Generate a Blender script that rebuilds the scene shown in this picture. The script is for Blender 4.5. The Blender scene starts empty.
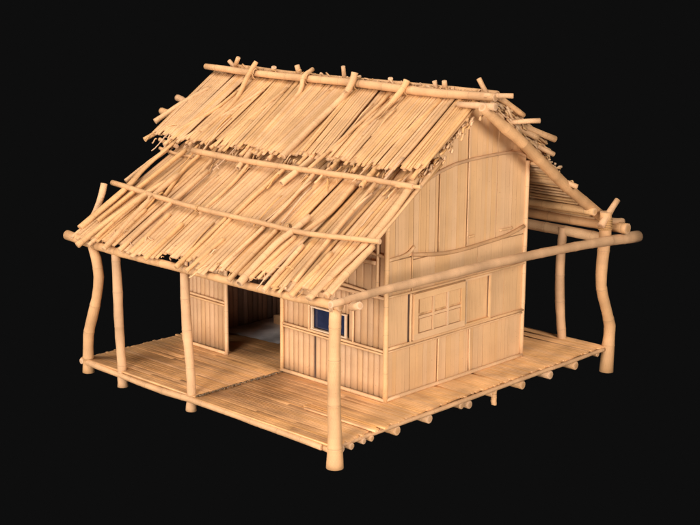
import bpy, math, random
from mathutils import Vector, Matrix
R = random.Random(11)
S = bpy.context.scene
C = S.collection

# ------------------------------------------------------------------ materials
def nodes(name):
    m = bpy.data.materials.new(name); m.use_nodes = True
    nt = m.node_tree; b = nt.nodes['Principled BSDF']
    return m, nt, b

def cane_mat(name, base, dark, light, rough=.55, streak=(9, 1.1), bump=.25, blotch=.5, spec=.35):
    """Split cane: tint varies from stalk to stalk (attribute), fine fibre streaks run along each stalk (UV v = length)."""
    m, nt, b = nodes(name); N = nt.nodes; L = nt.links
    uv = N.new('ShaderNodeUVMap'); uv.uv_map = 'UVMap'
    mp = N.new('ShaderNodeMapping'); mp.inputs['Scale'].default_value = (streak[0], streak[1], 1)
    L.new(uv.outputs[0], mp.inputs[0])
    n1 = N.new('ShaderNodeTexNoise'); n1.inputs['Scale'].default_value = 4; n1.inputs['Detail'].default_value = 6; n1.inputs['Roughness'].default_value = .65
    L.new(mp.outputs[0], n1.inputs['Vector'])
    tc = N.new('ShaderNodeTexCoord')
    n2 = N.new('ShaderNodeTexNoise'); n2.inputs['Scale'].default_value = 1.7; n2.inputs['Detail'].default_value = 5
    L.new(tc.outputs['Object'], n2.inputs['Vector'])
    at = N.new('ShaderNodeAttribute'); at.attribute_name = 'tint'
    # streak colour
    r1 = N.new('ShaderNodeValToRGB'); r1.color_ramp.elements[0].position = .3; r1.color_ramp.elements[0].color = (*dark, 1)
    r1.color_ramp.elements[1].position = .68; r1.color_ramp.elements[1].color = (*light, 1)
    e = r1.color_ramp.elements.new(.47); e.color = (*base, 1)
    L.new(n1.outputs['Fac'], r1.inputs[0])
    # blotches
    mr = N.new('ShaderNodeMapRange'); mr.inputs['From Min'].default_value = .35; mr.inputs['From Max'].default_value = .65
    mr.inputs['To Min'].default_value = 1 - .22 * blotch; mr.inputs['To Max'].default_value = 1 + .12 * blotch
    L.new(n2.outputs['Fac'], mr.inputs['Value'])
    mt = N.new('ShaderNodeMath'); mt.operation = 'MULTIPLY'
    sep = N.new('ShaderNodeSeparateColor'); L.new(at.outputs['Color'], sep.inputs[0])
    L.new(mr.outputs[0], mt.inputs[0]); L.new(sep.outputs[0], mt.inputs[1])
    hs = N.new('ShaderNodeHueSaturation'); L.new(r1.outputs[0], hs.inputs['Color']); L.new(mt.outputs[0], hs.inputs['Value'])
    L.new(sep.outputs[1], hs.inputs['Saturation'])
    # dark specks and knots
    n3 = N.new('ShaderNodeTexNoise'); n3.inputs['Scale'].default_value = 26; n3.inputs['Detail'].default_value = 3
    L.new(tc.outputs['Object'], n3.inputs['Vector'])
    r3 = N.new('ShaderNodeValToRGB'); r3.color_ramp.elements[0].position = .66; r3.color_ramp.elements[0].color = (0, 0, 0, 1)
    r3.color_ramp.elements[1].position = .78; r3.color_ramp.elements[1].color = (.45, .45, .45, 1)
    L.new(n3.outputs['Fac'], r3.inputs[0])
    mx = N.new('ShaderNodeMix'); mx.data_type = 'RGBA'
    L.new(r3.outputs[0], mx.inputs['Factor']); L.new(hs.outputs[0], mx.inputs['A']); mx.inputs['B'].default_value = (dark[0]*.55, dark[1]*.45, dark[2]*.4, 1)
    L.new(mx.outputs['Result'], b.inputs['Base Color'])
    b.inputs['Specular IOR Level'].default_value = spec
    rr = N.new('ShaderNodeMapRange'); rr.inputs['To Min'].default_value = rough - .12; rr.inputs['To Max'].default_value = rough + .15
    L.new(n1.outputs['Fac'], rr.inputs['Value']); L.new(rr.outputs[0], b.inputs['Roughness'])
    bp = N.new('ShaderNodeBump'); bp.inputs['Strength'].default_value = bump; bp.inputs['Distance'].default_value = .02
    L.new(n1.outputs['Fac'], bp.inputs['Height']); L.new(bp.outputs[0], b.inputs['Normal'])
    return m

M = {}
M['pole']   = cane_mat('pole_bamboo',  (.56, .30, .136), (.40, .195, .076), (.62, .35, .168), .52, (5, .7), .35, .9)
M['thatch'] = cane_mat('thatch_cane',  (.55, .290, .118), (.34, .155, .048), (.61, .335, .145), .62, (3, .8), .25, .7)
M['old']    = cane_mat('weathered_shade_cane', (.58, .33, .15), (.40, .21, .08), (.68, .41, .20), .7, (3, 1.6), .4, 1)  # weathered cane; behind the gable window panes its darker tone stands in for shade
M['gable']  = cane_mat('gable_slat',   (.66, .375, .175), (.50, .26, .105), (.70, .415, .205), .6, (11, .3), .18, .35)
M['front']  = cane_mat('front_slat',   (.55, .315, .155), (.45, .24, .105), (.61, .36, .185), .58, (6, .5), .12, .5)
M['rail']   = cane_mat('rail_cane',    (.66, .375, .175), (.52, .275, .115), (.72, .44, .22), .52, (3, 1), .15, .6)
M['deck']   = cane_mat('deck_strip',   (.66, .325, .122), (.52, .23, .075), (.77, .43, .20), .38, (9, .2), .12, 1.2, .4)
M['dark']   = cane_mat('shade_dark_lining',  (.075, .038, .024), (.04, .019, .012), (.12, .068, .045), .75, (5, .8), .3, 1)  # near-black colour puts the interior's shade into the inner sheets
M['lining'] = cane_mat('shade_lining_plank',  (.42, .23, .15), (.22, .11, .065), (.60, .36, .24), .75, (5, .8), .3, 1)  # inner planks browner than the outer walls, shade of the room in the colour
M['fibre']  = cane_mat('fibre',        (.50, .26, .10), (.33, .16, .06), (.62, .36, .16), .7, (3, 2), .3, 1)
def plain(name, col, rough, var=.25, scale=6):
    m, nt, b = nodes(name); N = nt.nodes; L = nt.links
    tc = N.new('ShaderNodeTexCoord'); n = N.new('ShaderNodeTexNoise'); n.inputs['Scale'].default_value = scale; n.inputs['Detail'].default_value = 6
    L.new(tc.outputs['Object'], n.inputs['Vector'])
    r = N.new('ShaderNodeValToRGB'); r.color_ramp.elements[0].position = .35; r.color_ramp.elements[1].position = .65
    r.color_ramp.elements[0].color = tuple(c * (1 - var) for c in col) + (1,); r.color_ramp.elements[1].color = tuple(c * (1 + var) for c in col) + (1,)
    L.new(n.outputs['Fac'], r.inputs[0]); L.new(r.outputs[0], b.inputs['Base Color']); b.inputs['Roughness'].default_value = rough
    return m
M['glass'] = plain('navy_glass', (.018, .024, .055), .12, .15)
M['mat']   = plain('grey_mat', (.66, .62, .60), .3, .5, 1.6)
M['pale']  = plain('pale_frame', (.66, .46, .29), .5, .08)

# ------------------------------------------------------------------ mesh builder
class MB:
    def __init__(s): s.v = []; s.f = []; s.uv = []; s.t = []; s.sm = []
    def face(s, idx, uvs, tint, smooth=True):
        s.f.append(idx); s.uv.append(uvs); s.t.append(tint); s.sm.append(smooth)
    def tube(s, pts, rad, sides=7, tint=None, flat=1.0, nodes=0, hollow=False, up=None):
        """round stalk through pts; rad number or list; nodes = spacing of the joint rings in metres; hollow = open cane end"""
        pts = [Vector(p) for p in pts]
        if not isinstance(rad, (list, tuple)): rad = [rad] * len(pts)
        if tint is None: tint = rt()
        NR = set()
        if nodes:
            P, Q = [], []
            L = 0; nxt = nodes * R.uniform(.3, .9)
            for i in range(len(pts) - 1):
                a, b = pts[i], pts[i + 1]; d = (b - a).length
                P.append(a); Q.append(rad[i])
                while nxt < L + d:
                    for o, k in ((-.03, 1), (-.010, 1.05), (-.002, 1.0), (.006, 1.045), (.03, 1)):
                        t = (nxt - L + o) / d
                        if 0.02 < t < .98:
                            if o == -.010: NR.add(len(P))
                            P.append(a.lerp(b, t)); Q.append((rad[i] * (1 - t) + rad[i + 1] * t) * k)
                    nxt += nodes * R.uniform(.8, 1.2)
                L += d
            P.append(pts[-1]); Q.append(rad[-1]); pts, rad = P, Q
        n = len(pts); base = len(s.v); ln = 0; rows = []
        tprev = (pts[1] - pts[0]).normalized()
        ref = Vector(up) if up else (Vector((0, 0, 1)) if abs(tprev.z) < .9 else Vector((1, 0, 0)))
        nx = tprev.cross(ref).normalized(); off = R.uniform(0, 50)
        for i in range(n):
            t = (pts[min(i + 1, n - 1)] - pts[max(i - 1, 0)]).normalized()
            nx = (nx - t * nx.dot(t)).normalized(); ny = t.cross(nx)
            if i: ln += (pts[i] - pts[i - 1]).length
            row = []
            for k in range(sides):
                a = 2 * math.pi * k / sides
                s.v.append(pts[i] + (nx * math.cos(a) + ny * math.sin(a) * flat) * rad[i]); row.append(len(s.v) - 1)
            rows.append((row, ln))
        rm = max(rad); per = 2 * math.pi * rm * 3
        for i in range(n - 1):
            for k in range(sides):
                k2 = (k + 1) % sides
                u0, u1 = off + per * k / sides, off + per * (k + 1) / sides
                v0, v1 = off + rows[i][1], off + rows[i + 1][1]
                s.face((rows[i][0][k], rows[i][0][k2], rows[i + 1][0][k2], rows[i + 1][0][k]), ((u0, v0), (u1, v0), (u1, v1), (u0, v1)), (tint[0] * .72, tint[1]) if i in NR else tint)
        for e, (row, _) in ((0, rows[0]), (1, rows[-1])):
            c = pts[0] if e == 0 else pts[-1]
            tt = (pts[1] - pts[0]).normalized() if e == 0 else (pts[-2] - pts[-1]).normalized()
            r = rad[0] if e == 0 else rad[-1]
            light = (tint[0] * 1.06, tint[1] * .92)
            if r > .045:
                ring = []
                for k in row:
                    ring.append(len(s.v)); s.v.append(c + (s.v[k] - c) * .62 - tt * (.006))
                for k in range(sides):
                    k2 = (k + 1) % sides
                    q = (row[k2], row[k], ring[k], ring[k2]) if e == 0 else (row[k], row[k2], ring[k2], ring[k])
                    s.face(q, ((off, off), (off + .05, off), (off + .05, off + .02), (off, off + .02)), light, False)
                d = .05 if hollow else -.009
                ci = len(s.v); s.v.append(c + tt * d)
                dk = (tint[0] * (.55 if hollow else .9), tint[1])
                for k in range(sides):
                    k2 = (k + 1) % sides
                    q = (ring[k2], ring[k], ci) if e == 0 else (ring[k], ring[k2], ci)
                    s.face(q, ((off, off), (off + .05, off), (off, off + .02)), dk, False)
            else:
                q = tuple(reversed(row)) if e == 0 else tuple(row)
                s.face(q, tuple((off + .02 * math.cos(6.28 * k / sides), off + .02 * math.sin(6.28 * k / sides)) for k in range(sides)), light, False)
    def slab(s, o, ax, lx, ay, ly, az, lz, tint=None, crown=0.0, cuts=1, wob=0):
        """box from corner o: length along ay (grain), width ax, thickness az; crown rounds the face side"""
        o, ax, ay, az = map(Vector, (o, ax, ay, az)); tint = tint or rt()
        off = R.uniform(0, 60); nseg = 5 if crown else 1
        prof = []
        for i in range(nseg + 1):
            x = i / nseg
            h = lz - crown * (1 - math.sqrt(max(0, 1 - (2 * x - 1) ** 2 * .96))) if crown else lz
            prof.append((x * lx, h))
        prof = [(0, 0)] + prof + [(lx, 0)]
        rows = []
        for j in range(cuts + 1):
            y = ly * j / cuts; w = R.uniform(-wob, wob) if wob else 0
            base = len(s.v)
            for (x, h) in prof: s.v.append(o + ax * x + ay * y + az * (h + (w if h else 0)))
            rows.append((base, y))
        n = len(prof)
        hand = 1 if ax.cross(ay).dot(az) > 0 else -1
        def add(q, uvs, sm):
            if hand < 0: q = tuple(reversed(q)); uvs = tuple(reversed(uvs))
            s.face(q, uvs, tint, sm)
        for j in range(cuts):
            a, y0 = rows[j]; b, y1 = rows[j + 1]
            for k in range(n):
                k2 = (k + 1) % n
                u0, u1 = off + prof[k][0] + prof[k][1], off + prof[k2][0] + prof[k2][1]
                add((a + k, a + k2, b + k2, b + k), ((u0, off + y0), (u1, off + y0), (u1, off + y1), (u0, off + y1)), bool(crown))
        a = rows[0][0]; b = rows[-1][0]
        add(tuple(reversed(range(a, a + n))), tuple((off + .02 * k, off) for k in range(n)), False)
        add(tuple(range(b, b + n)), tuple((off + .02 * k, off) for k in range(n)), False)
    def poly(s, front, depth, d=(1, 0, 0), grain=2, tint=None):
        """prism: convex outline pushed back by depth along -d; grain axis index for UV"""
        front = [Vector(p) for p in front]; d = Vector(d); tint = tint or rt(); off = R.uniform(0, 60)
        n = len(front); a = len(s.v); s.v += front; b = len(s.v); s.v += [p - d * depth for p in front]
        w = 1 if grain == 2 else 2
        if abs(d.x) < .5: w = 0
        uvf = tuple((off + p[w], off + p[grain]) for p in front)
        nrm = (front[1] - front[0]).cross(front[2] - front[1])
        fw = nrm.dot(d) > 0
        s.face(tuple(range(a, a + n)) if fw else tuple(reversed(range(a, a + n))), uvf if fw else tuple(reversed(uvf)), tint, False)
        s.face(tuple(reversed(range(b, b + n))) if fw else tuple(range(b, b + n)), uvf, tint, False)
        for k in range(n):
            k2 = (k + 1) % n; q = (a + k2, a + k, b + k, b + k2)
            if not fw: q = tuple(reversed(q))
            s.face(q, ((off, off), (off + .1, off), (off + .1, off + .1), (off, off + .1)), tint, False)
    def build(s, name, mat, parent=None, label=None, origin=None):
        me = bpy.data.meshes.new(name)
        o3 = Vector(origin) if origin else Vector((0, 0, 0))
        me.from_pydata([tuple(Vector(v) - o3) for v in s.v], [], s.f)
        uvl = me.uv_layers.new(name='UVMap')
        col = me.color_attributes.new('tint', 'FLOAT_COLOR', 'CORNER')
        uvd = []; cd = []
        for uvs, t in zip(s.uv, s.t):
            for q in uvs: uvd += [q[0], q[1]]; cd += [t[0], t[1], 0, 1]
        uvl.data.foreach_set('uv', uvd); col.data.foreach_set('color', cd)
        me.polygons.foreach_set('use_smooth', s.sm)
        me.materials.append(mat if not isinstance(mat, str) else M[mat])
        o = bpy.data.objects.new(name, me); o.location = o3
        C.objects.link(o)
        if parent is not None: o.parent = parent
        if label: o['label'] = label
        return o

def rt(v=.1, s=.1, base=1.0): return (base * R.uniform(1 - v, 1 + v), R.uniform(1 - s, 1 + s * .5))

def wavy(pts, n=8, amp=.01):
    """Catmull-Rom through pts, resampled, with a little natural wobble"""
    P = [Vector(p) for p in pts]
    if len(P) == 2: P = [P[0], P[0].lerp(P[1], .5) + Vector([R.uniform(-amp, amp) for _ in range(3)]), P[1]]
    E = [P[0] * 2 - P[1]] + P + [P[-1] * 2 - P[-2]]; out = []
    k = max(2, n // (len(P) - 1))
    for i in range(1, len(E) - 2):
        for j in range(k):
            t = j / k
            p = .5 * ((2 * E[i]) + (E[i+1] - E[i-1]) * t + (2*E[i-1] - 5*E[i] + 4*E[i+1] - E[i+2]) * t*t + (-E[i-1] + 3*E[i] - 3*E[i+1] + E[i+2]) * t**3)
            out.append(p + Vector([R.uniform(-amp, amp) for _ in range(3)]) * (.5 if (i + j) > 1 else 0))
    out.append(P[-1]); return out

house = bpy.data.objects.new('bamboo_house', None); C.objects.link(house)
house['label'] = 'small bamboo hut on a low deck with a ragged cane roof, posts and veranda'
house['category'] = 'hut'
H = house

def pole(name, pts, r, mat='pole', n=10, amp=.008, sides=12, nodes=.55, hollow=False, taper=1.0, tint=None, label=None, parent=H, flat=1.0):
    P = wavy(pts, n, amp)
    if isinstance(r, (list, tuple)):
        rr = []
        for i in range(len(P)):
            t = i / (len(P) - 1) * (len(r) - 1); k = min(int(t), len(r) - 2); rr.append(r[k] + (r[k + 1] - r[k]) * (t - k))
    else:
        rr = [r * (1 + (taper - 1) * i / (len(P) - 1)) for i in range(len(P))]
    rr = [q * R.uniform(.955, 1.045) for q in rr]
    b = MB(); b.tube(P, rr, sides, tint or rt(.05, .06), nodes=nodes, hollow=hollow, flat=flat)
    return b.build(name, mat, parent, label)

def wrap(parent, c, axis, r, turns=4, w=.012, spread=.06):
    """lashing: a few turns of split cane round a crossing"""
    c = Vector(c); axis = Vector(axis).normalized(); ref = Vector((0, 0, 1)) if abs(axis.z) < .9 else Vector((1, 0, 0))
    nx = axis.cross(ref).normalized(); ny = axis.cross(nx); b = MB(); pts = []
    n = turns * 10
    for i in range(n + 1):
        a = 2 * math.pi * i / 10
        pts.append(c + (nx * math.cos(a) + ny * math.sin(a)) * (r + w * .6) + axis * (spread * (i / n - .5)))
    b.tube(pts, w, 5, rt(.1, .1, .9))
    return b.build('lashing', 'fibre', parent)

# ------------------------------------------------------------------ roof planes
ZF = lambda y: 2.25 + .599 * (y + .1)          # front slope
ZR = lambda y: 4.85 - .725 * (y - 4.3)          # rear slope

# ------------------------------------------------------------------ posts
post_defs = [
    # path (x,y,z), radii bottom..top
    ([(-6.37, 0, -.27), (-6.36, 0, 0), (-6.33, 0, .45), (-6.20, 0, .8), (-6.04, 0, 1.2), (-5.95, 0, 1.62), (-6.02, 0, 1.95), (-6.12, 0, 2.15)], [.125, .105, .105, .1, .1, .09]),
    ([(-5.33, 0, -.31), (-5.34, 0, .0), (-5.38, 0, .6), (-5.40, 0, 1.4), (-5.42, 0, 2.12)], [.105, .09, .09, .095, .085]),
    ([(-3.42, 0, -.30), (-3.40, 0, 0), (-3.43, 0, .5), (-3.50, 0, 1.2), (-3.53, 0, 2.1)], [.10, .085, .085, .095, .08]),
    ([(.02, 0, -.40), (.02, 0, 0), (.0, 0, .6), (.0, 0, 1.4), (.02, 0, 2.15)], [.15, .12, .115, .105, .1]),
    ([(0, 7.52, -.51), (0, 7.54, 0), (0, 7.56, .4), (0, 7.36, .85), (0, 7.20, 1.25), (0, 7.20, 1.7), (0, 7.25, 2.2), (0, 7.24, 2.66)], [.155, .13, .12, .12, .135, .13]),
    ([(-.95, 7.36, -.28), (-.95, 7.36, 0), (-1.02, 7.36, .6), (-1.06, 7.36, 1.4), (-1.03, 7.36, 2.2)], [.1, .09, .1, .1, .09]),
    ([(0, 4.0, -.34), (0.0, 4.0, -.06)], [.055, .055]),
    ([(-3.6, 7.36, -.28), (-3.6, 7.36, 2.2)], [.1, .09]),
    ([(-6.3, 7.36, -.28), (-6.2, 7.36, 2.2)], [.1, .09]),
]
posts = []
for i, (p, r) in enumerate(post_defs):
    posts.append(pole('post', p, [q * (.92 if i != 4 else .86) for q in r], amp=.006, n=16, nodes=.62, sides=16, label='short thin stub post under the deck edge' if i == 6 else None))

# ------------------------------------------------------------------ main beams
eave = pole('eave_beam', [(-6.88, 0, 2.25), (-5.4, 0, 2.17), (-3.1, 0, 2.16), (-1.2, 0, 2.16), (.12, 0, 2.2)], [.095, .07, .065, .075], n=20, hollow=False, sides=14)
tie = pole('tie_beam', [(.13, -.22, 2.27), (.08, .9, 2.27), (.09, 2.2, 2.26), (.12, 3.5, 2.26), (.10, 5.2, 2.22), (.12, 6.9, 2.15), (.12, 8.2, 2.07)], [.055, .07, .078, .08, .085, .115], n=24, sides=14, hollow=False)
pole('plate_beam', [(-.3, .9, 2.12), (-.1, .62, 2.2), (.25, .12, 2.19), (.5, 0.02, 2.28)], .06, n=8, label='short pale beam end beside the front corner post')
pole('eave_beam', [(-7.0, 7.55, 2.36), (-3, 7.5, 2.34), (.28, 7.58, 2.33)], .10, n=14, hollow=False)
pole('eave_beam', [(-6.9, 7.42, 2.16), (-3, 7.42, 2.14), (-.12, 7.40, 2.12)], .10, 'old', n=14)
pole('wall_beam', [(-6.5, 7.1, 2.66), (-3, 7.1, 2.64), (-.15, 7.1, 2.66)], .075, 'old', n=12)
pole('wall_beam', [(-6.5, 6.3, 3.28), (-3, 6.3, 3.27), (-.3, 6.32, 3.28)], .05, 'old', n=12)
wrap(tie, (.0, 7.24, 2.42), (0, 0, 1), .118, 6, .014, .2)
wrap(eave, (.0, 0, 2.19), (1, .3, 0), .105, 3, .014, .07)
pole('peg', [(0.02, 7.06, 2.42), (.06, 7.52, 2.86)], [.075, .055], n=4)
pole('peg', [(-.02, 7.2, 2.5), (.05, 7.75, 2.42)], .06, n=4)
pole('peg', [(-6.70, .12, 2.25), (-6.88, .55, 2.45), (-6.9, .76, 2.76), (-6.9, .88, 3.1)], [.06, .06, .065], n=6, nodes=0)

# ridge
pole('ridge_pole', [(-7.83, 4.20, 5.03), (-6, 4.20, 4.99), (-3.5, 4.18, 5.0), (-1.8, 4.18, 4.97), (-.32, 4.20, 4.99)], [.06, .07, .08, .075], n=24, sides=14, hollow=False)
pole('ridge_pole', [(-7.4, 4.55, 5.03), (-5, 4.55, 4.99), (-2.5, 4.55, 5.0), (-.55, 4.55, 5.0)], [.06, .07, .065], n=20)
pole('ridge_pole', [(-.95, 3.98, 4.84), (-.16, 4.0, 4.86)], [.05, .065], n=4, hollow=False, label='short pole end tucked under the ridge over the gable')
pole('rafter', [(-.36, 3.90, 4.84), (-.33, 4.4, 4.51), (-.30, 5.0, 4.13), (-.30, 6.3, 3.25), (-.30, 7.5, 2.52)], [.075, .10, .10, .10, .105], n=14, sides=14)

# ------------------------------------------------------------------ thatch layers
def reeds(b, xs0, xs1, y0, y1, zf, off0, off1, r0=.05, pitch=.09, skew=.04, raggy=.05, gap=.04, seg=8, panels=(.5, 1.2), gapch=.6, flip=1, topj=.05, endj=.035, rowj=.006):
    """canes laid edge to edge down a slope from y0 (top) to y1 (bottom) in bundles; xs0/xs1: x range at the top/bottom"""
    W0 = xs0[1] - xs0[0]; t = 0.0
    while t < 1:
        e = min(1.0, t + R.uniform(*panels) / W0)
        if 1 - e < .25 / W0: e = 1.0
        ps = R.gauss(0, skew); po = R.uniform(-.012, .02); pr = R.uniform(-raggy, raggy); pb = R.gauss(0, .015); ptint = R.uniform(.93, 1.02)
        cr = R.uniform(.85, 1.2); n = max(2, round((e - t) * W0 / (pitch * cr)))
        for i in range(n):
            u = t + (e - t) * (i + .5) / n
            xa = xs0[0] + (xs0[1] - xs0[0]) * u
            xb = xs1[0] + (xs1[1] - xs1[0]) * u + ps + R.gauss(0, .006)
            ya = y0 + R.uniform(-topj, topj) * flip; yb = y1 + (pr + R.gauss(0, endj)) * flip
            if R.random() < .06: yb += R.uniform(.1, .35) * flip
            if R.random() < .05: yb -= R.uniform(.04, .14) * flip
            r = r0 * cr * R.uniform(.85, 1.12); bow = R.gauss(0, .004) + pb; lift = R.uniform(-rowj, rowj) + po
            if R.random() < .06: lift += .018; r *= 1.2
            pts = []
            for k in range(seg + 1):
                s = k / seg; y = ya + (yb - ya) * s
                pts.append((xa + (xb - xa) * s + bow * math.sin(math.pi * s), y, zf(y) + off0 + (off1 - off0) * s + lift + R.uniform(-.0015, .0015)))
            tn = rt(.07, .07); b.tube(pts, [r * (1 - .1 * k / seg) for k in range(seg + 1)], 9, (tn[0] * ptint, tn[1]), flat=.52)
        t = e + (gap * R.uniform(.6, 1.3) / W0 if R.random() < gapch else 0)

def strays(b, n, xr, yr, zf, off, L=(.15, .6), r=(.008, .02), ang=.35, curlp=.0):
    for _ in range(n):
        x = R.uniform(*xr); y = R.uniform(*yr); l = R.uniform(*L); a = R.gauss(0, ang); z0 = off + R.uniform(0, .03)
        cu = R.uniform(.5, 3) if R.random() < curlp else R.uniform(-.3, .3)
        pts = []; px, py = x, y; aa = a
        for k in range(7):
            pts.append((px, py, zf(py) + z0 + .02 * math.sin(k * .9)))
            px += math.sin(aa) * l / 6; py -= math.cos(aa) * l / 6; aa += cu * .25
        b.tube(pts, R.uniform(*r), 5, rt(.15, .15))

def edge_fibres(b, n, pt, dirf, L=(.08, .3), r=(.006, .018)):
    for _ in range(n):
        p = Vector(pt(R.random())) + Vector([R.uniform(-.02, .02) for _ in range(3)]); d = Vector(dirf()); l = R.uniform(*L)
        q = p + d * l * .5 + Vector([R.uniform(-.02, .02) for _ in range(3)])
        b.tube([p, q, p + d * l + Vector((0, 0, -.03 * R.random()))], [R.uniform(*r)] * 3, 5, rt(.15, .12, .97))

# front lower slope: under-layer, then the visible canes
b = MB()
LO = 0.02
reeds(b, (-6.62, -.50), (-6.50, -.22), 3.1, .10, ZF, -.21, -.055, .05, .08, .03, .05, .0, 6)
reeds(b, (-6.60, -.52), (-6.58, -.18), 3.05, -.04, ZF, -.15, .02, .046, .080, .08, .08, .08, 9, panels=(.3, 1.0), gapch=.6, endj=.05, rowj=.006)
strays(b, 12, (-6.6, -.5), (.3, 2.4), ZF, .03, (.3, 1.0), (.01, .022), .08, .0)
strays(b, 18, (-6.0, -1.3), (-.02, .3), ZF, .03, (.08, .35), (.006, .014), .9, .2)
strays(b, 16, (-6.3, -.6), (2.0, 2.45), ZF, -.02, (.1, .45), (.006, .016), .5, .08)
edge_fibres(b, 35, lambda u: (-6.4 + 6.1 * u, R.uniform(-.08, .2), 2.30), lambda: (R.uniform(-1, 1), R.uniform(-1, .1), R.uniform(-.4, .3)), (.06, .22))
lower_front = b.build('thatch', 'thatch', H, 'lower front roof slope of split canes running down to the veranda eave')

# front upper slope
b = MB()
reeds(b, (-7.55, -.72), (-7.25, -.55), 4.30, 2.50, ZF, -.03, .05, .045, .075, .03, .04, .0, 6)
reeds(b, (-7.70, -.74), (-7.42, -.46), 4.38, 2.42, ZF, .04, .12, .038, .066, .07, .07, .075, 9, panels=(.3, 1.0), topj=.06, endj=.04, rowj=.005)
strays(b, 8, (-7.3, -.9), (2.6, 4.0), ZF, .1, (.4, 1.2), (.01, .02), .06, .0)
strays(b, 20, (-7.2, -.6), (2.3, 2.55), ZF, .05, (.06, .25), (.006, .014), .8, .1)
strays(b, 4, (-7.4, -6.6), (2.3, 3.0), ZF, .10, (.1, .5), (.01, .02), .8, .4)
edge_fibres(b, 150, lambda u: (-7.0 + 6.4 * u, R.uniform(2.4, 2.6), ZF(2.45) + R.uniform(-.14, .02)), lambda: (R.gauss(0, .25), -1, R.uniform(-.75, -.4)), (.06, .2), (.012, .026))
# chewed cane ends under the gable edge
edge_fibres(b, 110, lambda u: (R.uniform(-.72, -.48), 2.35 + 1.75 * u ** 1.3, ZF(2.35 + 1.75 * u ** 1.3) - R.uniform(.02, .05 + .20 * (1 - u))), lambda: (R.uniform(.1, .45), R.uniform(-1, -.8), R.uniform(-.6, -.4)), (.05, .15), (.012, .024))
upper_front = b.build('thatch', 'thatch', H, 'upper front roof slope of canes lapped over the lower one')

# rear slopes
b = MB()
ZU = lambda y: 5.0 - .62 * (y - 4.35)
for k in range(5):
    reeds(b, (-7.5, -.42 - .03 * k), (-7.3, -.38 + .02 * k), 4.4, 5.85 - .12 * k, ZU, .0 - .065 * k, .02 - .075 * k, .045, .075, .05, .1, .0, 6, flip=-1, topj=.08)
edge_fibres(b, 200, lambda u: (R.uniform(-.55, -.36), 4.45 + 1.3 * u, ZU(4.45 + 1.3 * u) - R.uniform(.0, .34)), lambda: (R.uniform(.0, .3), R.uniform(.5, 1), R.uniform(-.75, -.2)), (.08, .22), (.014, .03))
upper_rear = b.build('thatch', 'old', H, 'thick bundled thatch end behind the ridge')
b = MB()
reeds(b, (-6.9, -.50), (-6.9, -.42), 5.0, 7.72, ZR, .0, -.03, .05, .08, .03, .05, .0, 7, flip=-1)
reeds(b, (-6.9, -.48), (-6.9, -.38), 5.1, 7.62, ZR, .06, .04, .05, .085, .05, .1, .02, 7, flip=-1)
edge_fibres(b, 45, lambda u: (R.uniform(-.5, -.4), 5.6 + 1.8 * u, ZR(5.6 + 2 * u) + R.uniform(.05, .16)), lambda: (R.uniform(-.1, .5), R.uniform(-.2, 1), R.uniform(-.4, .4)), (.06, .2), (.012, .026))
lower_rear = b.build('thatch', 'old', H, 'lower rear roof slope seen from beneath past the gable wall')
# slats packed under the rear slope, seen from below
b = MB(); yy = 5.85
while yy < 7.6:
    b.tube(wavy([(-6.8, yy, ZR(yy) - .085), (-3, yy + .02, ZR(yy) - .085), (-.45 + R.uniform(-.05, .08), yy, ZR(yy) - .08)], 8, .008), R.uniform(.022, .034), 7); yy += R.uniform(.065, .12)
b.build('slat_layer', 'old', H)
# rear stubs
for p, q, r in (((-.5, 4.1, 5.02), (-.1, 4.40, 5.02), .045), ((-.45, 4.6, 4.52), (-.02, 5.08, 4.55), .045), ((-.55, 4.75, 4.55), (-.2, 5.80, 4.14), .06),
                ((-.6, 5.1, 4.25), (-.25, 5.85, 3.86), .045), ((-.42, 6.2, 3.36), (-.1, 6.42, 3.22), .05), ((-.42, 4.45, 4.95), (-.32, 5.0, 4.62), .05),
                ((-.48, 4.9, 4.45), (-.3, 5.4, 4.2), .06), ((-.6, 5.9, 3.68), (-.42, 6.45, 3.28), .05)):
    pole('roof_pole', [p, q], r, 'pole', n=4, nodes=.4, sides=9)

# loose poles lying on the front slopes: (x, y) points on the slope, lift above it
def slope_pole(pts, r, lift=.1, top=None, mat='pole', flat=1.0, hollow=False):
    (xa, ya), (xb, yb) = pts[0], pts[-1]
    pts = [(x * .45 + (xa + (xb - xa) * (y - ya) / (yb - ya)) * .55, y) for x, y in pts]
    P = [(x, y, ZF(y) + lift - .02) for x, y in pts]
    if top: P = top + P
    if sum(y for _, y in pts) / len(pts) > 2.45: lift += .09
    r = [q * .88 for q in r] if isinstance(r, (list, tuple)) else r * .88
    return pole('roof_pole', P, r, 'thatch', n=12, amp=.004, nodes=.5, sides=9, hollow=hollow, flat=flat)
Tn = lambda x, z=5.2, dx=0: [(x + dx, 4.22, z), (x, 4.07, 5.02)]
slope_pole([(-6.22, 3.67), (-6.02, 3.24), (-6.13, 2.62)], .055, .13, [(-6.27, 4.18, 5.22), (-6.33, 4.04, 5.0)])
slope_pole([(-4.76, 3.9), (-4.66, 3.3), (-4.55, 2.62)], .05, .13, [(-4.86, 4.35, 5.16), (-4.82, 4.06, 5.03)])
slope_pole([(-3.60, 3.85), (-3.64, 3.1), (-3.58, 2.33)], [.075, .07, .075, .07], .14, [(-3.51, 4.10, 5.2), (-3.53, 4.03, 5.0)])
slope_pole([(-2.42, 3.75), (-2.52, 3.2)], [.07, .06, .035], .12, [(-2.25, 4.12, 5.15), (-2.3, 4.04, 4.98)])
slope_pole([(-2.62, 4.05), (-2.62, 3.3), (-2.74, 2.15)], .038, .14)
slope_pole([(-3.0, 2.55), (-3.03, 2.25), (-3.11, 1.86)], .065, .05, hollow=True)
slope_pole([(-1.48, 2.6), (-1.41, 2.06)], .055, .06, hollow=True)
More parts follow.
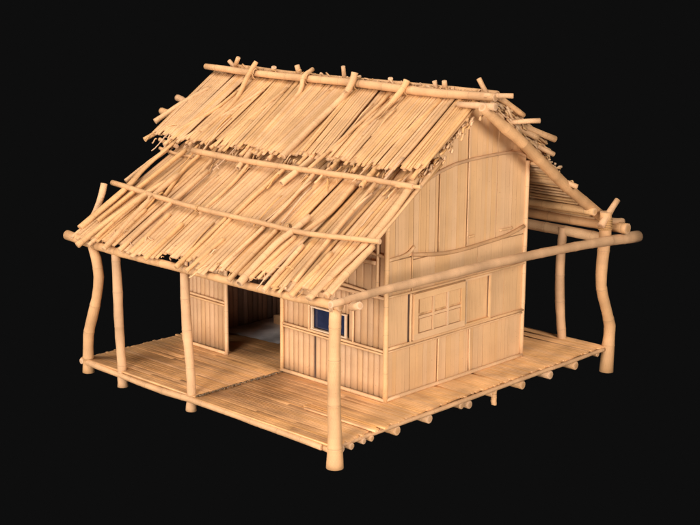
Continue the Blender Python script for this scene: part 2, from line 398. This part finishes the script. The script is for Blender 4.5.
slope_pole([(-4.6, 2.7), (-4.5, 2.3), (-4.42, 2.02)], .06, .05, hollow=True)
slope_pole([(-7.25, 3.8), (-7.55, 3.39), (-7.69, 2.74)], [.05, .06, .065], .1)
slope_pole([(-7.0, 3.15), (-7.2, 2.8), (-7.46, 2.28)], .052, .08)
slope_pole([(-6.36, 3.75), (-6.28, 3.21), (-6.8, 2.55)], .045, .12)
slope_pole([(-5.75, 3.9), (-5.95, 3.2), (-6.45, 2.35)], .038, .11)
slope_pole([(-5.2, 4.0), (-5.25, 3.2), (-5.5, 2.3)], .04, .11)
slope_pole([(-4.1, 4.05), (-4.1, 3.2), (-4.2, 2.3)], .036, .11)
slope_pole([(-1.45, 4.1), (-1.5, 3.3), (-1.62, 2.35)], .036, .11)
slope_pole([(-.80, 4.05), (-.68, 3.2), (-.55, 2.35)], .05, .09, flat=.7)
# thicker cane ends sticking out along the eave and the lap
for k in range(10):
    x = -6.3 + 6.0 * (k + R.uniform(.1, .9)) / 10; q = R.uniform(.035, .055)
    slope_pole([(x + R.uniform(-.1, .1), R.uniform(.5, 1.0)), (x, R.uniform(-.25, -.08))], q, .05 + q * .3)
for k in range(9):
    x = -7.0 + 6.2 * (k + R.uniform(.2, .8)) / 9; q = R.uniform(.035, .05)
    slope_pole([(x + R.uniform(-.05, .05), 3.1), (x, R.uniform(2.2, 2.36))], q, .085)
# lower slope
slope_pole([(-5.70, 1.4), (-5.88, 1.03), (-6.02, .6), (-6.12, .12), (-6.15, -.30)], [.06, .075, .075, .065], .10)
slope_pole([(-6.60, 2.4), (-6.68, 1.64), (-6.45, 1.08), (-6.58, .08)], [.05, .07, .09, .10], .08, flat=.6)
slope_pole([(-5.6, 1.6), (-5.72, 1.05), (-5.63, .51), (-5.45, -.24)], .06, .10)
slope_pole([(-5.86, .97), (-5.93, .5), (-5.90, -.07)], .048, .10)
slope_pole([(-5.0, 1.8), (-5.06, 1.05), (-5.1, .6), (-5.07, -.18)], .05, .09)
slope_pole([(-6.1, 2.2), (-6.2, 1.4), (-6.32, .3)], .05, .08)
slope_pole([(-1.80, 1.25), (-1.9, .88), (-2.02, .56), (-1.88, -.24)], [.06, .065, .07, .075], .10, hollow=True)
slope_pole([(-.28, 1.0), (-.36, .5), (-.40, -.16)], [.07, .085, .09], .06, flat=.55)
slope_pole([(-.15, 1.0), (-.17, .5), (-.16, -.02)], [.06, .07, .065], .04)
slope_pole([(-.55, 2.45), (-.36, 1.71), (-.33, .95)], [.085, .085, .08], .02, flat=.5)
slope_pole([(-7.07 + .45, 2.19), (-6.75, 1.72), (-6.78, 1.29)], .05, .05)
slope_pole([(-5.70, 2.25), (-5.78, 1.79), (-5.47, 1.17)], .042, .03)
slope_pole([(-5.27, 2.14), (-5.16, 1.51), (-5.06, 1.07)], .04, .03)
slope_pole([(-4.31, 2.21), (-4.13, 1.69), (-4.23, .95)], .042, .03)
slope_pole([(-3.35, 2.2), (-3.5, 1.2), (-3.34, .03)], .045, .06)
slope_pole([(-2.62, 2.2), (-2.45, 1.3), (-2.6, .0)], .04, .06)
slope_pole([(-1.61, 2.1), (-1.45, 1.5), (-1.7, .95)], .05, .03)
slope_pole([(-1.2, 2.2), (-1.1, 1.3), (-.92, .05)], .042, .06)
# battens across the slopes
def batten(name, pts, r, lift, mat='pole'):
    return pole(name, [(x, y, ZF(y) + lift) for x, y in pts], r, mat, n=16, amp=.01, nodes=.5, sides=10)
batten('batten', [(-5.88, 2.20), (-4.5, 2.16), (-3.0, 2.17), (-1.6, 2.2), (-.40, 2.20)], [.06, .055, .05, .045], .07)
batten('batten', [(-6.95, 2.26), (-6.4, 2.20), (-5.85, 2.18)], [.032, .028], -.04)
batten('batten', [(-6.97, 1.12), (-5.6, 1.02), (-4.3, .95), (-2.8, .92), (-1.5, .90), (-.02, 1.02)], [.05, .045, .042, .045], .10)
batten('batten', [(-7.98, 3.56), (-7.45, 3.46), (-6.8, 3.4)], .065, -.02)
batten('batten', [(-8.0, 3.16), (-7.5, 3.10), (-6.8, 3.05)], .07, -.02)
batten('batten', [(-7.15, 2.42), (-6.5, 2.32)], .04, .0)
batten('batten', [(-.75, 2.18), (-.25, 2.24)], .035, .05)
for x in (-4.28, -2.0, -5.6): wrap(H, (x, .95, ZF(.95) + .10), (1, 0, 0), .05, 3, .012, .05)
# stub ends poking up over the ridge
for x, dx, z in ((-7.34, -.3, 5.17), (-7.05, .32, 5.24), (-5.35, -.08, 5.2), (-4.1, .04, 5.26), (-1.85, -.05, 5.15), (-1.62, .05, 5.16), (-.85, -.18, 5.26), (-6.0, .1, 5.12), (-2.9, .1, 5.12)):
    pole('ridge_peg', [(x - dx, 4.5, 4.86), (x, 4.40, z)], R.uniform(.04, .055), n=4, sides=9, nodes=0)
for x in (-6.3, -4.82, -3.53, -2.3): wrap(H, (x, 4.19, 4.99), (1, .0, 0), .105, 3, .014, .09)
b = MB()
edge_fibres(b, 200, lambda u: (-7.4 + 6.7 * u, R.uniform(4.25, 4.5), 5.0), lambda: (R.uniform(-1, 1), R.uniform(-.4, .4), R.uniform(-.1, .5)), (.06, .25), (.01, .028))
rt_ = b.build('ridge_thatch', 'thatch', H); rt_['kind'] = 'stuff'

# ------------------------------------------------------------------ walls
FX0, FX1, FY = -5.86, -.77, 2.02          # front wall
GX, GY0, GY1 = -.77, 2.02, 5.77           # gable wall
def slat_wall(name, x0, x1, z0, z1, y=FY, w=.137, mat='front', label=None, ztop=None, parent=H, crown=.028, wj=.15):
    b = MB(); x = x0
    b.slab((x0, y + .055, z0), (1, 0, 0), x1 - x0, (0, 0, 1), z1 - z0, (0, -1, 0), .02, rt(0, 0, .6))
    while x < x1 - .02:
        ww = min(w * R.uniform(1 - wj, 1 + wj), x1 - x)
        if x1 - x - ww < w * .4: ww = x1 - x
        b.slab((x + .003, y + .035, z0), (1, 0, 0), ww - .006, (0, 0, 1), z1 - z0 + R.uniform(-.008, .0), (0, -1, 0), .036 + R.uniform(0, .004), rt(.05, .05), crown=crown * .7, cuts=3, wob=.002)
        x += ww
    return b.build(name, mat, parent, label)
front = slat_wall('front_wall', -3.27, -.79, 0.02, .87, label='ribbed bamboo front wall right of the doorway')
slat_wall('wall_panel', -3.27, -2.50, .87, 1.78, parent=front)
slat_wall('wall_panel', -1.64, -.79, .87, 1.78, parent=front)
slat_wall('wall_panel', -2.50, -1.64, 1.36, 1.78, parent=front)
slat_wall('wall_panel', -2.50, -1.64, .87, .93, parent=front)
upw = slat_wall('upper_wall', -5.86, -.79, 1.80, 3.30, y=FY + .01, w=.2, crown=.012, label='upper front wall boards behind the roof edge')
# door leaf (left)
dx0, dx1 = -5.86, -4.73
door = slat_wall('door_panel', dx0 + .03, dx1 - .03, .03, 1.75, y=FY - .03, w=.128, label='ribbed sliding door panel pushed to the left')
def cane(name, a, c, r, mat='rail', parent=H, amp=.004, n=6, nodes=.5, **k): return pole(name, [a, c], r, mat, n=n, amp=amp, nodes=nodes, sides=9, parent=parent, **k)
cane('rail', (dx0, FY - .09, 1.02), (dx1, FY - .09, 1.0), .022, parent=door)
cane('rail', (dx0, FY - .09, .965), (dx1, FY - .09, .945), .02, parent=door)
cane('rail', (dx0, FY - .09, .03), (dx1, FY - .09, .03), .032, parent=door)
cane('stile', (dx1, FY - .06, .0), (dx1, FY - .06, 1.78), .035, parent=door)
cane('stile', (dx0, FY - .06, .0), (dx0, FY - .06, 1.78), .035, parent=door)
# front wall rails / studs
cane('rail', (-3.27, FY - .04, .91), (-.75, FY - .04, .88), .024, parent=front)
cane('rail', (-3.27, FY - .04, .86), (-.75, FY - .04, .83), .02, parent=front)
cane('rail', (-3.27, FY - .04, .03), (-.75, FY - .04, .03), .034, parent=front)
cane('rail', (-3.27, FY - .03, 1.79), (-.75, FY - .03, 1.79), .03, parent=front)
cane('stud', (-3.25, FY - .04, 0), (-3.25, FY - .04, 1.85), .035, parent=front)
cane('stud', (-2.56, FY - .035, .9), (-2.56, FY - .035, 1.8), .025, parent=front)
cane('stud', (-1.50, FY - .035, .9), (-1.50, FY - .035, 1.8), .018, parent=front)
b = MB(); b.slab((-2.445, FY - .012, .06), (1, 0, 0), .03, (0, 0, 1), .76, (0, -1, 0), .004); b.build('wall_gap', 'dark', front)
# window in the front wall
win = MB()
for o, lx, lz in (((-2.505, FY - .005, .95), .03, .39), ((-1.69, FY - .005, .95), .03, .39)):
    win.slab(o, (1, 0, 0), lx, (0, 0, 1), lz, (0, -1, 0), .045, rt(.02, .02))
for z in (.935, 1.33): win.slab((-2.51, FY - .003, z), (0, 0, 1), .024, (1, 0, 0), .855, (0, -1, 0), .05, rt(.02, .02))
wf = win.build('window', 'pale', front, 'small window of the front wall with dark blue glass and a pale frame')
b = MB(); b.slab((-2.48, FY + .03, .965), (1, 0, 0), .79, (0, 0, 1), .37, (0, -1, 0), .01); b.build('pane', 'glass', wf)
cane('peg', (-1.42, FY - .08, 2.37), (-.97, FY - .06, 2.37), .035, 'pole', parent=upw, nodes=0)
cane('rail', (-1.9, FY - .03, 2.56), (-.78, FY - .03, 2.50), .03, parent=upw)
cane('rail', (-2.2, FY - .03, 1.92), (-1.2, FY - .03, 1.84), .025, parent=upw)
cane('stud', (-.95, FY - .03, 1.8), (-.95, FY - .03, 3.2), .03, parent=upw)

# gable wall
ztop = lambda y: min(ZF(y) - .02, ZR(y) - .02 if y > 4.3 else 9)
def gslats(b, y0, y1, z0, z1, x=GX, wr=(.05, .15), top=False, v=.04, groove=.002, j=.003):
    y = y0
    while y < y1 - .01:
        w = min(R.uniform(*wr), y1 - y)
        if y1 - y - w < wr[0] * .6: w = y1 - y
        g = groove if R.random() < .7 else groove * 3.5
        a, c = y + g / 2, y + w - g / 2; xx = x + R.uniform(-j, j)
        if top: b.poly([(xx, a, z0), (xx, c, z0), (xx, c, ztop(c)), (xx, a, ztop(a))], .025, tint=rt(v, .05))
        else: b.poly([(xx, a, z0), (xx, c, z0), (xx, c, z1), (xx, a, z1)], .025, tint=rt(v, .05))
        y += w
b = MB()
gslats(b, GY0 + .03, 2.62, .03, .9); gslats(b, 2.63, 3.33, .03, .9); gslats(b, 3.35, 4.2, .03, .9, GX + .006); gslats(b, 4.22, GY1 - .03, .03, .9)
gslats(b, GY0 + .03, 2.56, .92, 1.78, wr=(.2, .5)); gslats(b, 4.76, GY1 - .03, .92, 1.78, GX - .008, wr=(.2, .5))
gslats(b, GY0 + .03, 2.62, 1.8, 2.40, GX + .004); gslats(b, 2.63, GY1 - .03, 1.8, 2.34, GX - .004, wr=(.15, .4), v=.07)
for a, c in ((GY0 + .03, 2.66), (2.675, 3.30), (3.315, 4.06), (4.08, 4.90), (4.91, GY1 - .03)):
    gslats(b, a, c, 2.42 if a < 2.6 else 2.36, 9, GX + R.uniform(-.006, .008), wr=(.05, .16), top=True)
# backing sheet
b.poly([(GX - .03, GY0, 0.01), (GX - .03, GY1, .01), (GX - .03, GY1, ztop(GY1) - .02), (GX - .03, 4.24, 4.78), (GX - .03, GY0, ztop(GY0) - .02)], .03, tint=(.5, 1))
gable = b.build('gable_wall', 'gable', H, 'tall gable end wall of flat vertical slats')
G = GX + .02
def gcane(name, pts, r, mat='rail', parent=gable, **k): return pole(name, [(G + r * .3, y, z) for y, z in pts], r, mat, n=10, amp=.003, nodes=.5, sides=9, parent=parent, **k)
gcane('rail', [(GY0 - .02, .04), (GY1, .04)], .035)
gcane('rail', [(GY0, .92), (GY1, .91)], .026)
gcane('rail', [(GY0, .865), (GY1, .86)], .018)
gcane('rail', [(GY0, 1.81), (3.2, 1.80), (GY1, 1.80)], .022)
gcane('rail', [(GY0, 2.44), (2.45, 2.47), (2.66, 2.58)], .03)
gcane('stick', [(2.62, 2.45), (3.2, 2.37), (3.8, 2.33), (4.6, 2.36), (5.2, 2.40), (5.70, 2.50)], .035, 'pole')
gcane('stick', [(2.72, 3.52), (3.0, 3.69), (3.7, 3.86), (4.6, 3.91), (5.35, 3.90), (5.66, 3.80)], .03, 'pole')
gcane('stick', [(5.0, 2.52), (5.35, 2.52)], .022)
gcane('stick', [(4.1, 2.53), (4.25, 2.53)], .022)
gcane('stud', [(3.34, .05), (3.35, .88)], .016); gcane('stud', [(4.22, .05), (4.20, .88)], .018)
gcane('stud', [(2.63, 1.8), (2.62, 2.42)], .012, 'old'); gcane('stud', [(4.74, .94), (4.75, 1.78)], .018)
gcane('stud', [(3.31, 2.4), (3.31, 3.75)], .012, 'gable'); gcane('stud', [(4.07, 2.4), (4.07, 4.6)], .012, 'gable')
pole('corner_post', [(GX + .015, FY - .02, -.0), (GX + .015, FY - .02, 3.35)], .045, 'rail', n=10, amp=.004, nodes=.6)
pole('corner_post', [(GX + .01, GY1, -.0), (GX + .01, GY1, 3.7)], .042, 'gable', n=10, amp=.004, nodes=.6)
# six-pane window, raised frame
b = MB(); wy0, wy1, wz0, wz1 = 2.63, 4.0, .95, 1.77
b.poly([(G + .012, wy0, wz0), (G + .012, wy1, wz0), (G + .012, wy1, wz1), (G + .012, wy0, wz1)], .03, tint=rt(.02, .02))
window = b.build('window', 'old', gable, 'six pane bamboo window of the gable wall')  # darker backing colour paints the thin shade lines round the panes
def frame(b, y0, y1, z0, z1, w, x, d):
    b.slab((x, y0, z0), (0, 0, 1), w, (0, 1, 0), y1 - y0, (1, 0, 0), d); b.slab((x, y0, z1 - w), (0, 0, 1), w, (0, 1, 0), y1 - y0, (1, 0, 0), d)
    b.slab((x, y0, z0 + w), (0, 1, 0), w, (0, 0, 1), z1 - z0 - 2 * w, (1, 0, 0), d + .002); b.slab((x, y1 - w, z0 + w), (0, 1, 0), w, (0, 0, 1), z1 - z0 - 2 * w, (1, 0, 0), d + .002)
b = MB(); frame(b, 2.635, 3.995, .955, 1.765, .105, G + .013, .045)
b.build('window_frame', 'gable', window)
cy = [2.76, 3.145, 3.53, 3.91]
b = MB()
for y in cy[1:3]: b.slab((G + .013, y - .022, 1.03), (0, 1, 0), .045, (0, 0, 1), .63, (1, 0, 0), .042)
b.slab((G + .013, 2.76, 1.32), (0, 0, 1), .045, (0, 1, 0), 1.15, (1, 0, 0), .038); b.build('muntin', 'gable', window)
for i in range(3):
    for z0, z1 in ((1.035, 1.31), (1.375, 1.655)):
        b = MB(); b.slab((G + .0125, cy[i] + .034, z0 + .035), (0, 1, 0), cy[i + 1] - cy[i] - .068, (0, 0, 1), z1 - z0 - .04, (1, 0, 0), .026, rt(.03, .03)); b.build('pane', 'gable', window)
b = MB(); b.poly([(G - .02, 4.06, .95), (G - .02, 4.74, .95), (G - .02, 4.74, 1.78), (G - .02, 4.06, 1.78)], .02, tint=rt(.02, .02))
sh = b.build('shutter', 'gable', gable); b = MB(); frame(b, 4.03, 4.75, .94, 1.785, .035, G - .02, .06); b.build('shutter_frame', 'rail', sh)
gcane('stud', [(2.60, .92), (2.60, 1.78)], .022)
b = MB(); b.slab((GX + .002, 2.55, .93), (0, 1, 0), .03, (0, 0, 1), .84, (1, 0, 0), .004); b.build('wall_gap', 'dark', gable)
b = MB(); b.slab((GX + .016, 4.70, .97), (0, 1, 0), .014, (0, 0, 1), .79, (1, 0, 0), .004); b.build('wall_gap', 'dark', gable)

# left end wall, rear wall (lining inside, its colour darkened to hold the room's shade)
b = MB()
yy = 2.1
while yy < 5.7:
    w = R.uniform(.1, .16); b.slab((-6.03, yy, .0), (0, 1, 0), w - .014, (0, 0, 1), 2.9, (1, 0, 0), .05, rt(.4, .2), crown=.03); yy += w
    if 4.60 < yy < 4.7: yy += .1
b.build('end_wall_lining', 'lining', H, 'plank inner wall seen through the doorway, room shade put into its colour')
b = MB()
def bigwall(b, o, ax, lx, h): b.slab(o, ax, lx, (0, 0, 1), h, (0, 0, 1) and Vector(ax).cross(Vector((0, 0, 1))), .03)
b.slab((-6.10, 2.02, 0), (0, 1, 0), 3.75, (0, 0, 1), 3.3, (1, 0, 0), .03); b.build('end_wall', 'gable', H)
b = MB(); x = -6.08
while x < -.86:
    w = min(R.uniform(.12, .2), -.85 - x); zb = 1.9 if -6 < x < -4.4 else 0; b.slab((x, 5.74, zb), (1, 0, 0), w - .006, (0, 0, 1), 3.4 - zb, (0, 1, 0), .04, rt(.08, .08), crown=.015); x += w
b.build('rear_wall', 'gable', H)
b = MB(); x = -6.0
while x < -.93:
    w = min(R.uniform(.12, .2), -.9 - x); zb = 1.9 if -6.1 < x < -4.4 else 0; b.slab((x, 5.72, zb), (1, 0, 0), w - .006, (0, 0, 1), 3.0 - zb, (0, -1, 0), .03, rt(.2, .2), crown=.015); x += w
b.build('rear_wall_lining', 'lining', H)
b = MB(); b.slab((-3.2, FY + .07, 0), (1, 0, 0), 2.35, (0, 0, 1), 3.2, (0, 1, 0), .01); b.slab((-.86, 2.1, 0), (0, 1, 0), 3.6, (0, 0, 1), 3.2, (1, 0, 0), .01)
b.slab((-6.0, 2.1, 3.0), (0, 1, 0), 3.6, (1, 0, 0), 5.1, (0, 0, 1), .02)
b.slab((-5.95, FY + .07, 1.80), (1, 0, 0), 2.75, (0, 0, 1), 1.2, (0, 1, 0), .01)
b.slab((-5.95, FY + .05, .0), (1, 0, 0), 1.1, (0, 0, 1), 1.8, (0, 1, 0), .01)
b.build('inner_lining', 'dark', H)  # unseen inner sheets, darkened in colour to keep the interior in shade
pole('lintel', [(-4.8, FY, 1.83), (-3.2, FY, 1.82)], .04, 'rail', n=4)

# ------------------------------------------------------------------ deck
def deck(name, x0, x1, y0, y1, z, label, jag0=.03, jag1=.03, w=(.04, .085), base=1.0):
    b = MB(); y = y0
    b.slab((x0 + .05, y0 + .02, z - .06), (0, 1, 0), y1 - y0 - .04, (1, 0, 0), x1 - x0 - .1, (0, 0, 1), .03, rt(0, 0, .5))
    while y < y1:
        ww = R.uniform(*w); x = x0 + R.uniform(-jag0, jag0) ; xe = x1 + R.uniform(-jag1, jag1); pt = R.uniform(.975, 1.02)
        while x < xe - .05:
            l = xe - x if R.random() < .8 or xe - x < 2 else R.uniform(1, xe - x - .8)
            tn = rt(.03, .05)
            b.slab((x, y, z - .03), (0, 1, 0), ww - .0003, (1, 0, 0), l - .002, (0, 0, 1), .03 + R.uniform(-.0008, .0008), (tn[0] * pt * base, tn[1]), crown=.0007, cuts=2, wob=0)
            x += l
        y += ww
    return b.build(name, 'deck', H, label)
deck('deck', -6.42, -3.24, -.06, 2.02, .0, 'left stretch of the veranda deck, darker and redder', jag0=.06, jag1=.035, base=.93)
deck('deck', -3.22, .02, -.10, 2.02, -.005, 'right stretch of the veranda deck up to the corner post', jag0=.03, jag1=.05)
deck('deck', -6.42, -.03, 2.03, 7.45, .0, 'deck under and beyond the house', jag0=.06, jag1=.04, base=1.03)
# raised strip by the corner
b = MB()
for k in range(4): b.slab((-1.55 + R.uniform(-.1, .1), .78 + .07 * k, .004), (0, 1, 0), .066, (1, 0, 0), 1.6 + R.uniform(-.1, .08), (0, 0, 1), .03, rt(.08, .1, 1.15), crown=.008, cuts=2, wob=.003)
b.build('deck_strip', 'deck', H)
b = MB()
for k in range(70):
    y = -.05 + 2.05 * k / 70; b.tube([(-3.23 + R.uniform(-.03, .03), y, .004), (-3.23 + R.uniform(-.03, .03), y + .04, .006)], .013, 5, rt(.3, .2, .35))
b.build('deck_seam', 'old', H)
pole('edge_beam', [(-6.50, -.03, -.06), (-5.3, -.05, -.09), (-4.3, -.06, -.105), (-3.4, -.08, -.07), (-1.7, -.09, -.07), (-.18, -.09, -.09)], [.065, .05, .06, .05, .055], n=22, amp=.006)
pole('edge_beam', [(.0, .15, -.07), (.03, 2.0, -.05), (.02, 4.5, -.045), (.0, 7.4, -.045)], .038, n=22, amp=.008)
pole('edge_beam', [(-6.45, -.1, -.06), (-6.42, 4, -.06), (-6.4, 7.4, -.06)], .05, n=10)
pole('edge_beam', [(-6.4, 7.45, -.06), (-.02, 7.45, -.06)], .05, n=10)
pole('edge_beam', [(-.35, .02, -.11), (-.05, .0, -.12)], .075, n=4, hollow=True, label='round beam end beside the corner post')
for y, r in ((.12, .06), (.32, .055), (.62, .05), (.8, .05)):
    cane('joist', (-1.2, y, -.12), (.06 + R.uniform(-.04, .03), y, -.12), r, 'pole', nodes=0)
for y, r, z, e in ((1.42, .075, -.155, .04), (2.22, .075, -.155, .04), (3.05, .06, -.12, .05), (3.25, .065, -.15, .06), (3.98, .075, -.12, .0), (4.78, .075, -.155, .04), (5.62, .075, -.155, .04), (6.42, .075, -.15, .04), (7.2, .05, -.10, .0)):
    pole('joist', [(-6.3, y + R.uniform(-.02, .02), z + .0), (-3, y, z), (e, y, z)], [r * .9, r, r * 1.02], n=8, nodes=.6, sides=12, hollow=False)

# floor mat and small block inside the doorway
b = MB()
pts = [(-5.98, 2.95), (-5.2, 2.75), (-4.6, 3.0), (-4.3, 3.5), (-4.4, 4.7), (-5.97, 4.75)]
N_ = 14; a_, b_, c_, d_ = [Vector((x, y, .03)) for x, y in ((-5.97, 2.9), (-4.5, 3.05), (-4.4, 4.7), (-5.97, 4.72))]
for jj in range(N_ + 1):
    for ii in range(N_ + 1):
        u_, v_ = ii / N_, jj / N_
        p = a_.lerp(b_, u_).lerp(d_.lerp(c_, u_), v_); e_ = min(u_, 1 - u_, v_, 1 - v_) * 2
        p.z += .02 * abs(math.sin(u_ * 5 + v_ * 3.3)) * e_ + R.uniform(0, .004); p.y += R.uniform(-.01, .01)
        b.v.append(p)
for jj in range(N_):
    for ii in range(N_):
        q = jj * (N_ + 1) + ii; b.face((q, q + 1, q + N_ + 2, q + N_ + 1), ((0, 0), (1, 0), (1, 1), (0, 1)), (1, 1), False)
mat = b.build('floor_mat', 'mat')
mat['label'] = 'grey mat lying on the dark floor inside the open doorway'; mat['category'] = 'mat'
b = MB(); b.slab((-5.62, 4.0, .03), (1, 0, 0), .7, (0, 1, 0), .4, (0, 0, 1), .2, crown=.03)
blk = b.build('wooden_block', 'pole')
blk['label'] = 'pale low block on the floor behind the right door jamb'; blk['category'] = 'block'

# ------------------------------------------------------------------ light: studio lamps
def area(name, loc, target, size, power, col=(1, 1, 1)):
    l = bpy.data.lights.new(name, 'AREA'); l.shape = 'DISK'; l.size = size; l.energy = power; l.color = col
    o = bpy.data.objects.new(name, l); C.objects.link(o); o.location = loc
    o.rotation_euler = (Vector(target) - Vector(loc)).to_track_quat('-Z', 'Y').to_euler()
c0 = (-3, 3, 1.8)
area('key_lamp', (4, -19, 15), c0, 9, 3500, (1, .97, .93))
area('right_lamp', (22, -2, 9), c0, 11, 6600, (1, .96, .92))
area('top_lamp', (-6, 1, 20), c0, 12, 2900, (1, .98, .95))
area('front_lamp', (3, -21, 3), c0, 12, 4900, (1, .95, .9))
area('low_lamp', (11, -15, -5), c0, 12, 2000, (1, .95, .9))

area('left_lamp', (-17, -13, 7), c0, 11, 2600, (1, .96, .92))
w = bpy.data.worlds.new('World'); S.world = w; w.use_nodes = True
bg = w.node_tree.nodes['Background']; bg.inputs[0].default_value = (.0044, .0044, .0044, 1); bg.inputs[1].default_value = 1.07

# ------------------------------------------------------------------ camera
yaw, pit, rol = map(math.radians, (43.6598, -12.9427, .4119))
f = Vector((-math.sin(yaw) * math.cos(pit), math.cos(yaw) * math.cos(pit), math.sin(pit)))
r = f.cross(Vector((0, 0, 1))).normalized(); u = r.cross(f)
r2 = r * math.cos(rol) + u * math.sin(rol); u2 = -r * math.sin(rol) + u * math.cos(rol)
cd = bpy.data.cameras.new('camera'); co = bpy.data.objects.new('camera', cd); C.objects.link(co)
m = Matrix((r2, u2, -f)).transposed().to_4x4(); m.translation = (14.1579, -14.5077, 7.5179); co.matrix_world = m
cd.sensor_width = 36; cd.lens = 36 * 1389.8213 / 700; cd.clip_end = 200
S.camera = co
S.view_settings.view_transform = 'Standard'; S.view_settings.look = 'None'; S.view_settings.exposure = -.1; S.view_settings.gamma = 1
